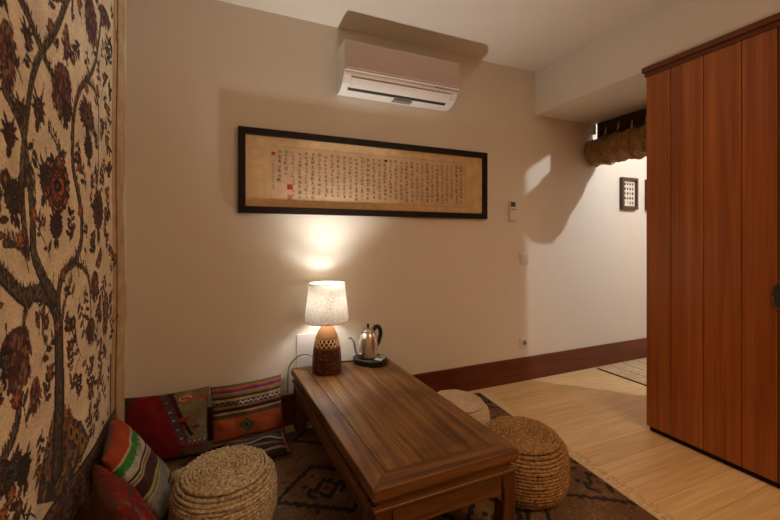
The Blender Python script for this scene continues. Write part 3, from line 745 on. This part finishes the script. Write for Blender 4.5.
# third, flat striped cushion under it
c4 = Canvas(0,1,0,1,R_,(40,30,28))
bands(c4,[(.0,.1,(52,38,32)),(.1,.16,(150,110,90)),(.16,.3,(44,32,34)),(.3,.36,(120,90,60)),(.36,.5,(30,24,24)),(.5,.56,(150,140,120)),(.56,.7,(60,40,40)),(.7,.76,(110,70,60)),(.76,1,(36,28,28))])
c4.poly([(.94,0),(1,0),(1,1),(.94,1)],(150,104,96)); c4.speckle(.08,.05)
cushion('kilim_cushion','small dark striped cushion lying flat on the rug behind the straw pouf','cushion',c4,(.14,2.19,.056),(1,.06,0),(-.06,1,.12),.34,.20,.085,seed=4)
# striped cushion on the left wall (orange, green, white, plum, grey)
c3 = Canvas(0,1,0,1,R_,(150,146,140))
bands(c3,[(0,.05,(70,50,40)),(.05,.09,(176,160,100)),(.09,.11,(40,30,28)),(.11,.14,(180,165,120)),(.14,.19,(60,44,40)),(.19,.22,(170,150,90)),(.22,.40,(146,146,150)),(.40,.42,(190,176,130)),(.42,.44,(40,28,28)),(.44,.46,(190,176,130)),(.46,.60,(66,36,40)),(.60,.62,(190,176,130)),(.62,.64,(30,24,24)),(.64,.66,(196,186,160)),(.66,.68,(30,24,24)),(.68,.73,(196,190,176)),(.73,.84,(52,138,52)),(.84,.865,(200,190,160)),(.865,1,(178,72,36))])
for k in range(110): c3.ell(random.random(),.735+.03*random.random()**2,.007,.012,(196,190,176))
c3.poly([(.93,.93),(1,.93),(1,1),(.86,1)],(150,30,30)); c3.speckle(.07,.05)
cushion('kilim_cushion','striped cushion with orange, green and grey bands leaning on the left wall','cushion',c3,(-.345,1.895,.212),(-.16,1,0),(-.52,-.04,.86),.40,.43,.13,seed=3)
# red cushion, front left
c5 = Canvas(0,1,0,1,R_,(128,26,24))
for k in range(140):
    x, y = random.random(), random.random(); c5.leaf(x,y,random.uniform(0,6),.06,.022,[(150,46,30),(110,18,20),(160,70,44),(92,54,50),(140,30,26)][k%5])
c5.stroke([(.12,.0),(.12,1)],.05,(100,84,74)); c5.stroke([(.0,.90),(1,.90)],.03,(86,40,40))
for k in range(9): c5.ell(.12,.06+.11*k,.02,.03,(170,90,60))
c5.ell(.95,.95,.03,.03,(206,180,160))
c5.speckle(.14,.12)
cushion('kilim_cushion','mottled red cushion nearest the camera leaning on the left wall','cushion',c5,(-.290,1.46,.235),(-.42,1,-.06),(-.30,-.10,.90),.36,.41,.14,seed=5)
# cream fleece peeking out
c6 = Canvas(0,1,0,1,R_,(200,186,160)); c6.speckle(.10,.08)
cushion('fleece_cushion','small cream fleecy cushion between the striped cushion and the straw pouf','cushion',c6,(-.165,2.05,.052),(1,.5,0),(-.5,1,.1),.15,.18,.06,n=50,seed=6)

# ------------------------------------------------------------------ rugs
rq = dict(a=np.array((-.38,.55)), b=np.array((1.65,.55)), c=np.array((1.80,2.42)), d=np.array((-.38,2.36)))
rg = Canvas(0,2.1,0,1.85,.0075,(116,90,64))
dk = (42,40,42); br2 = (84,56,40)
for k in range(26): y = random.uniform(0,1.85); rg.poly([(0,y),(2.1,y),(2.1,y+.03),(0,y+.03)], [(122,94,66),(108,82,60),(118,86,60)][k%3], False)
rg.poly([(0,0),(2.1,0),(2.1,.10),(0,.10)],(92,66,46)); rg.poly([(0,1.75),(2.1,1.75),(2.1,1.85),(0,1.85)],(92,66,46)); rg.poly([(1.97,0),(2.1,0),(2.1,1.85),(1.97,1.85)],(110,80,56))
def jag(pts, w, c):
    for a, b_ in zip(pts[:-1], pts[1:]):
        n = max(2,int(math.hypot(b_[0]-a[0],b_[1]-a[1])/.022)); q = [(a[0]+(b_[0]-a[0])*round(t*n)/n, a[1]+(b_[1]-a[1])*round(t*n)/n+.006*(-1)**k) for k, t in enumerate(np.linspace(0,1,n+1))]
        if random.random() < .85: rg.stroke(q, [w*random.uniform(.6,1.25) for _ in q], c)
def motif(x, y, s, c):
    jag([(x-s,y),(x,y+s*1.2),(x+s,y),(x,y-s*1.2),(x-s,y)], s*.42, c); rg.ell(x,y,s*.3,s*.35,br2)
    for sx in (-1,1): rg.stroke([(x+sx*s*1.1,y-s*.9),(x+sx*s*1.6,y-s*.3),(x+sx*s*1.3,y+s*.4)], s*.4, c); rg.ell(x+sx*s*1.7,y+s*.9,s*.3,s*.25,c)
for i_, x0 in enumerate(np.arange(.26,2.0,.56)):
    for j_, y0 in enumerate(np.arange(.22,1.8,.50)):
        x0_ = x0+.14*(j_%2); jag([(x0_-.25,y0+.02),(x0_-.06,y0+.22),(x0_+.20,y0+.06),(x0_+.06,y0-.18),(x0_-.25,y0+.02)], .024, dk)
        motif(x0_-.02,y0+.02,.055,dk)
        for q in range(9): rg.ell(x0_+random.uniform(-.3,.3),y0+random.uniform(-.26,.26),random.uniform(.008,.020),random.uniform(.008,.016),dk if q%3 else br2)
        a = random.uniform(-.2,.2); rg.stroke([(x0_+.26,y0+.16+a),(x0_+.30,y0+.24+a),(x0_+.27,y0+.28+a)], .028, dk)
rg.C *= np.where((np.arange(rg.h)%2)[:,None,None]==0,.94,1.04); rg.speckle(.09,.10)
def rugmap(x, y):
    u = x/2.1; v = y/1.85
    P = (rq['a'][:,None,None]*(1-u)*(1-v)+rq['b'][:,None,None]*u*(1-v)+rq['c'][:,None,None]*u*v+rq['d'][:,None,None]*(1-u)*v)
    return P[0], P[1], 0*x+.010+.0012*np.sin(x*9)*np.sin(y*7)
ru = thing('area_rug', (.7,1.5,0), 'brown patterned rug with cream fringe under the table and poufs', 'rug')
obj('pile', sheet(MB(),rg,rugmap), M['rug'], ru, colors=rg.colors().reshape(-1,3), recalc=False, solid=.009)
fm = MB(); nst = 300; bb, cc = rq['b'], rq['c']
for i in range(nst):
    s = (i+.5)/nst; p = bb*(1-s)+cc*s; L_ = random.uniform(.045,.08); dx, dy = 1, random.uniform(-.35,.35)+.25*math.sin(i*.23)
    q = .5+.5*math.sin(i*.9)
    fm.tube([(p[0]-.01,p[1],.009),(p[0]+.012,p[1]+dy*.01,.008+.003*q),(p[0]+L_*.6,p[1]+dy*L_*.5,.006),(p[0]+L_,p[1]+dy*L_,.0035)],[.0036,.0036,.0032,.0024],5)
obj('fringe', fm, M['fringe'], ru)

cr = Canvas(3.13,4.5,1.56,2.455,.012,(198,174,140))
for k, x in enumerate((3.13,3.30,3.47,3.66,3.85,4.05)): cr.poly([(x,1.56),(x+.017,1.56),(x+.017,2.455),(x,2.455)],(96,72,54))
for x in (3.2,3.24,3.38,3.55,3.6,3.75): cr.poly([(x,1.56),(x+.012,1.56),(x+.012,2.455),(x,2.455)],(176,148,114))
cr.speckle(.05,.03)
rr2 = thing('striped_rug', (3.8,1.9,0), 'pale striped rug on the floor of the far passage', 'rug')
obj('weave', sheet(MB(),cr,lambda x,y:(x,y,0*x+.008)), M['rug'], rr2, colors=cr.colors().reshape(-1,3), recalc=False, solid=.007)
f2 = MB()
for i in range(60):
    x = 3.14+i*.0225; f2.tube([(x,2.45,.007),(x+.003,2.468,.009),(x+.004*(-1)**i,2.482,.004)],.0035,5)
obj('fringe', f2, M['fringe'], rr2)

# ------------------------------------------------------------------ tree-of-life tapestry on the left wall
TX = WX+.016
def wl(px, py):
    u = (px-390)/FPX; v = (239-py)/FPX; t = TX/(ST+u*CT); return (t*(CT-u*ST), H+t*v)
def wlr(px, py, rx, ry):
    a = wl(px-rx,py); b = wl(px+rx,py); c_ = wl(px,py-ry); d = wl(px,py+ry); return abs(a[0]-b[0])/2, abs(c_[1]-d[1])/2
Y0, Y1, Z0, Z1 = .78, 2.345, .205, 2.56
tp = Canvas(Y0,Y1,Z0,Z1,.0042,(228,212,184))
DK = (50,46,48); BK = (78,70,64); MAR = (104,58,54); RUST = (146,90,66); SLATE = (78,80,92); PLUM = (82,56,62); OCH = (160,128,72)
yb = 2.232
# borders
tp.poly([(yb-.075,Z0),(yb,Z0),(yb,Z1),(yb-.075,Z1)],(196,160,120))
tp.poly([(yb-.020,Z0),(yb,Z0),(yb,Z1),(yb-.020,Z1)],(96,70,56)); tp.poly([(yb+.004,Z0),(yb+.010,Z0),(yb+.010,Z1),(yb+.004,Z1)],(120,92,74))
tp.poly([(yb+.012,Z0),(Y1,Z0),(Y1,Z1),(yb+.012,Z1)],(196,170,132))
tp.poly([(Y0,Z0),(yb+.01,Z0),(yb+.01,Z0+.16),(Y0,Z0+.16)],(120,92,80))
for k in range(2600):
    y = random.uniform(Y0,yb); z = random.uniform(Z0,Z0+.155); tp.leaf(y,z,random.uniform(0,6.3),random.uniform(.012,.03),.009,[MAR,SLATE,DK,(150,110,80),RUST,PLUM][k%6])
for k in range(260):
    z = random.uniform(Z0,Z1); tp.leaf(yb-.010,z,random.uniform(0,6.3),.014,.007,[DK,(140,104,80),MAR][k%3])
tp.poly([(Y0,Z0),(yb,Z0),(yb,Z0+.012),(Y0,Z0+.012)],(70,52,44)); tp.stroke([(Y0,Z0+.16),(yb-.02,Z0+.16)],.010,(74,58,52))
tp.stroke([(yb-.085,Z0+.16),(yb-.085,Z0+.45)],.02,(100,72,66))
def limb(pts, w0, w1, c=BK):
    w0 *= .58; w1 *= .58; P = [wl(*p) for p in pts]; P = [tuple(p) for p in spline(P,7)]; n = len(P)
    ws = [w0+(w1-w0)*i/(n-1) for i in range(n)]
    tp.stroke(P,[w*1.0 for w in ws],DK); tp.stroke(P,[w*.62 for w in ws],c)
    for i in range(n*5):
        q = P[min(n-1,int(i/5))]; w = ws[min(n-1,int(i/5))]
        tp.leaf(q[0]+random.uniform(-.22,.22)*w,q[1]+random.uniform(-.02,.02),random.uniform(1.2,1.9),.022,.006,[DK,(120,102,84)][i%2])
def fleur(px, py, rx, ry, cols, ang=0, petals=9):
    crest(px,py,rx,ry,cols[0]); x, y = wl(px,py); a, b = wlr(px,py,rx,ry)
    for k in range(petals*2):
        t = 2*PI*k/(petals*2); tp.leaf(x+a*.55*math.cos(t),y+b*.55*math.sin(t),math.atan2(b*math.sin(t),a*math.cos(t)),max(a,b)*.55,min(a,b)*.45,DK if k%2 else cols[0])
    tp.ell(x,y,a*.86,b*.86,DK,ang); tp.ell(x,y,a*.80,b*.80,cols[0],ang)
    for q in range(3):
        f_ = .72-.2*q; m_ = max(6,petals-q)
        for k in range(m_):
            t = 2*PI*(k+.5*q)/m_; xx, yy_ = x+a*f_*.8*math.cos(t), y+b*f_*.8*math.sin(t); r_ = .24*min(a,b)+.006
            tp.ell(xx,yy_,r_*1.15,r_*1.4,DK); tp.ell(xx,yy_,r_*.85,r_*1.1,cols[(q+1)%len(cols)]); tp.ell(xx,yy_,r_*.35,r_*.5,DK)
    tp.ell(x,y,a*.26,b*.24,(30,30,36)); tp.ell(x,y,a*.14,b*.10,SLATE)
def crest(px, py, rx, ry, c):
    x, y = wl(px,py); a, b = wlr(px,py,rx,ry)
    for sx in (-1,1):
        for q in range(3):
            ang = PI/2-sx*(.5+.55*q); tp.leaf(x+sx*a*.35,y+b*(.75-.35*q),ang,max(.04,b*.42),max(.015,a*.3),DK); tp.leaf(x+sx*a*.38,y+b*(.78-.35*q),ang,max(.024,b*.30),max(.009,a*.18),[MAR,PLUM,RUST][q])
    for q in range(4): tp.leaf(x+random.uniform(-.3,.3)*a,y-b*(.8+.1*q),-PI/2+random.uniform(-.5,.5),b*.5+.02,.02,[DK,MAR,PLUM,DK][q])
def feather(px, py, rx, ry, c=PLUM, n=240):
    x, y = wl(px,py); a, b = wlr(px,py,rx,ry); tp.ell(x,y,a*.9,b*.95,c)
    for k in range(n):
        t = random.uniform(0,6.3); r = math.sqrt(random.random()); xx, z_ = x+a*r*math.cos(t), y+b*r*math.sin(t)
        tp.leaf(xx,z_,-1.57+random.uniform(-.8,.8),.026,.011,[DK,MAR,(140,104,84),PLUM][k%4])
# mound at the trunk's foot
mp_ = [wl(*p) for p in ((50,425),(55,405),(62,405),(70,416),(80,424),(87,440),(80,458),(60,500),(36,505),(40,470))]
tp.poly(mp_, (70,64,60))
P = np.array(mp_)
for k in range(900):
    w = RNG.dirichlet(np.ones(len(P))*.35); p = w@P; tp.leaf(p[0],p[1],random.uniform(0,6.3),.035,.016,[SLATE,(52,48,46),OCH,MAR,(120,96,74),RUST][k%6])
for p in ((70,432),(75,437),(80,441)): x,y = wl(*p); tp.ell(x,y,.02,.035,OCH,.5); tp.ell(x,y,.010,.018,DK,.5)
limb([(57,470),(58,430),(59,400),(59,360),(59,330),(57,312),(51,298)],.150,.105)
limb([(54,300),(41,294),(32,294),(20,297),(8,287),(-6,272)],.10,.075)
limb([(55,298),(46,284),(38,268),(32,250),(32,220),(30,190),(26,157),(22,130),(12,108),(2,90)],.095,.05)
limb([(25,252),(21,220),(20,182),(23,145),(28,110),(33,80),(41,55),(55,30),(67,-4)],.06,.05)
limb([(18,-5),(30,20),(42,50),(55,80)],.062,.04)
limb([(59,320),(60,290),(67,270),(75,261),(80,243),(80,215),(76,190),(72,165),(71,130),(73,105),(78,88),(85,80),(95,65),(100,40),(102,15)],.06,.035)
limb([(85,80),(95,92),(99,112),(98,140),(97,170),(95,188)],.034,.016)
limb([(75,262),(85,272),(89,290),(90,318)],.034,.018)
limb([(62,325),(66,300),(72,280)],.03,.02)
limb([(32,296),(24,307),(20,322),(19,346)],.05,.02)
limb([(44,308),(41,330),(47,348)],.024,.010); limb([(26,160),(34,185),(36,205)],.02,.010); limb([(0,243),(14,246),(26,258)],.04,.03)
limb([(60,160),(60,150),(50,128)],.02,.014); limb([(15,395),(15,420),(8,445),(-4,470)],.05,.06); limb([(17,372),(18,400)],.03,.015)
feather(62,90,8.5,28); feather(91,20,7.5,24); feather(105,16,5,9,SLATE,60); feather(6,52,9,34,RUST,200); feather(12,350,17,24); feather(16,372,12,14,PLUM,100)
feather(94,284,4.5,14,MAR,90); feather(90,330,5,13,PLUM,90); feather(106,312,3,22,(150,120,96),90); feather(33,393,6,17,RUST,70); feather(65,42,3,20,(120,100,80),50)
fleur(59,186,11,27,[(170,92,58),(186,120,80),(120,60,48)],petals=11); fleur(58,226,6,12,[MAR,PLUM]); fleur(46,178,4,16,[MAR,PLUM]); fleur(11,197,11,17,[PLUM,MAR,(120,84,72)])
fleur(85,116,8,13,[RUST,MAR,(120,84,72)]); fleur(86,148,4.5,10,[MAR,PLUM]); fleur(97,210,5.5,20,[PLUM,RUST,MAR]); fleur(7,135,6,11,[RUST,MAR]); fleur(8,475,14,14,[SLATE,MAR,RUST]); fleur(20,110,4,6,[RUST,MAR])
fleur(66,112,3.5,9,[PLUM,MAR]); fleur(27,36,3,6,[RUST,MAR]); fleur(40,110,5,12,[PLUM,RUST]); fleur(22,470,7,14,[SLATE,DK])
# sprigs with leaves and buds fill the ground
def sprig(x, y, ang, L, cl):
    pts = []; a = ang; n = 9
    for i in range(n+1): pts.append((x,y)); x += L/n*math.cos(a); y += L/n*math.sin(a); a += random.uniform(-.32,.32)
    tp.stroke(pts,.0055,DK,False)
    for i, p in enumerate(pts[1:]):
        s = 1 if i%2 else -1; la = ang+s*random.uniform(.7,1.2); l_ = random.uniform(.030,.052)
        c_ = random.choice([DK,(70,54,48),MAR,PLUM,RUST,SLATE]); q = (p[0]+.4*l_*math.cos(la),p[1]+.4*l_*math.sin(la))
        if tp.free(q[0],q[1],.008) or random.random()<.3: tp.leaf(p[0],p[1],la,l_,l_*.46,DK,False); tp.leaf(p[0]+.1*l_*math.cos(la),p[1]+.1*l_*math.sin(la),la,l_*.72,l_*.25,c_,False)
    e = pts[-1]
    if random.random() < .55:
        for k in range(5): t = 2*PI*k/5; tp.ell(e[0]+.013*math.cos(t),e[1]+.015*math.sin(t),.010,.012,DK,0,False); tp.ell(e[0]+.013*math.cos(t),e[1]+.015*math.sin(t),.006,.008,cl,0,False)
        tp.ell(e[0],e[1],.007,.008,OCH,0,False)
    tp.occ |= False
def block(y, z, r):
    js, is_, gx, gy = tp.win(y-r,y+r,z-r,z+r); tp.occ[js,is_] = True
for k in range(12000):
    y = random.uniform(Y0,yb-.03); z = random.uniform(Z0+.17,Z1-.01)
    if tp.free(y,z,.016):
        a = random.uniform(.8,2.4)*(1 if random.random()<.65 else -1); L_ = random.uniform(.07,.17)
        sprig(y,z,a,L_,random.choice([RUST,MAR,PLUM,(170,92,58)]))
        for q in (0,.35,.7,1): block(y+q*L_*math.cos(a), z+q*L_*math.sin(a), .021)
for k in range(500):
    y = random.uniform(Y0,yb-.03); z = random.uniform(Z0+.17,Z1-.01)
    if tp.free(y,z,.014):
        a = random.uniform(0,6.3); tp.leaf(y,z,a,.032,.015,DK); tp.leaf(y,z,a,.024,.008,random.choice([MAR,RUST,SLATE,PLUM])); block(y,z,.02)
tp.speckle(.05,.045)
def tmap(y, z):
    hem = np.clip((y-yb)/(Y1-yb),0,1)
    y2 = y + hem*(.016*np.sin(z*7.5+1.2)+.010*np.sin(z*17)) 
    return TX+.004*np.sin(y*11+.6*z)+.003*np.sin(z*5+y*7)+.006*hem, y2, z
tm = sheet(MB(), tp, tmap); tm.f = [f_[::-1] for f_ in tm.f]
obj('tapestry', tm, M['tapestry'], loc=(TX,1.6,Z1), colors=tp.colors().reshape(-1,3), recalc=False, solid=.002, label='large cream tree-of-life tapestry hanging on the left wall', cat='tapestry')

# ------------------------------------------------------------------ light
def light(name, kind, loc, energy, col, size=.05, rot_=(0,0,0), **k):
    l = bpy.data.lights.new(name, kind); l.energy = energy; l.color = col
    if kind == 'AREA': l.shape = 'DISK'; l.size = size
    else: l.shadow_soft_size = size
    for a, v in k.items(): setattr(l, a, v)
    o = bpy.data.objects.new(name, l); o.location = loc; o.rotation_euler = rot_; COL.objects.link(o); return o
light('ceiling_light', 'AREA', (1.70,-.60,2.62), 34.5, (1,.67,.38), 1.4, shape='RECTANGLE', size_y=.6)
light('added_uplight', 'SPOT', (lx,ly,TZ+.486), 44, (1,.95,.86), .032, Vector((.10,-.36,.93)).to_track_quat('-Z','Y').to_euler(), spot_size=math.radians(124), spot_blend=.85)  # added upward spot above the bulb, brightens the ceiling
light('passage_light', 'POINT', (3.66,1.16,2.56), 72, (.93,.97,1), .014)
w = bpy.data.worlds.new('world'); SC.world = w; w.use_nodes = True
w.node_tree.nodes['Background'].inputs[0].default_value = (.02,.018,.016,1)

SC.view_settings.view_transform = 'Standard'; SC.view_settings.look = 'None'; SC.view_settings.gamma = 1
SC.view_settings.use_curve_mapping = False; SC.view_settings.exposure = 0.0
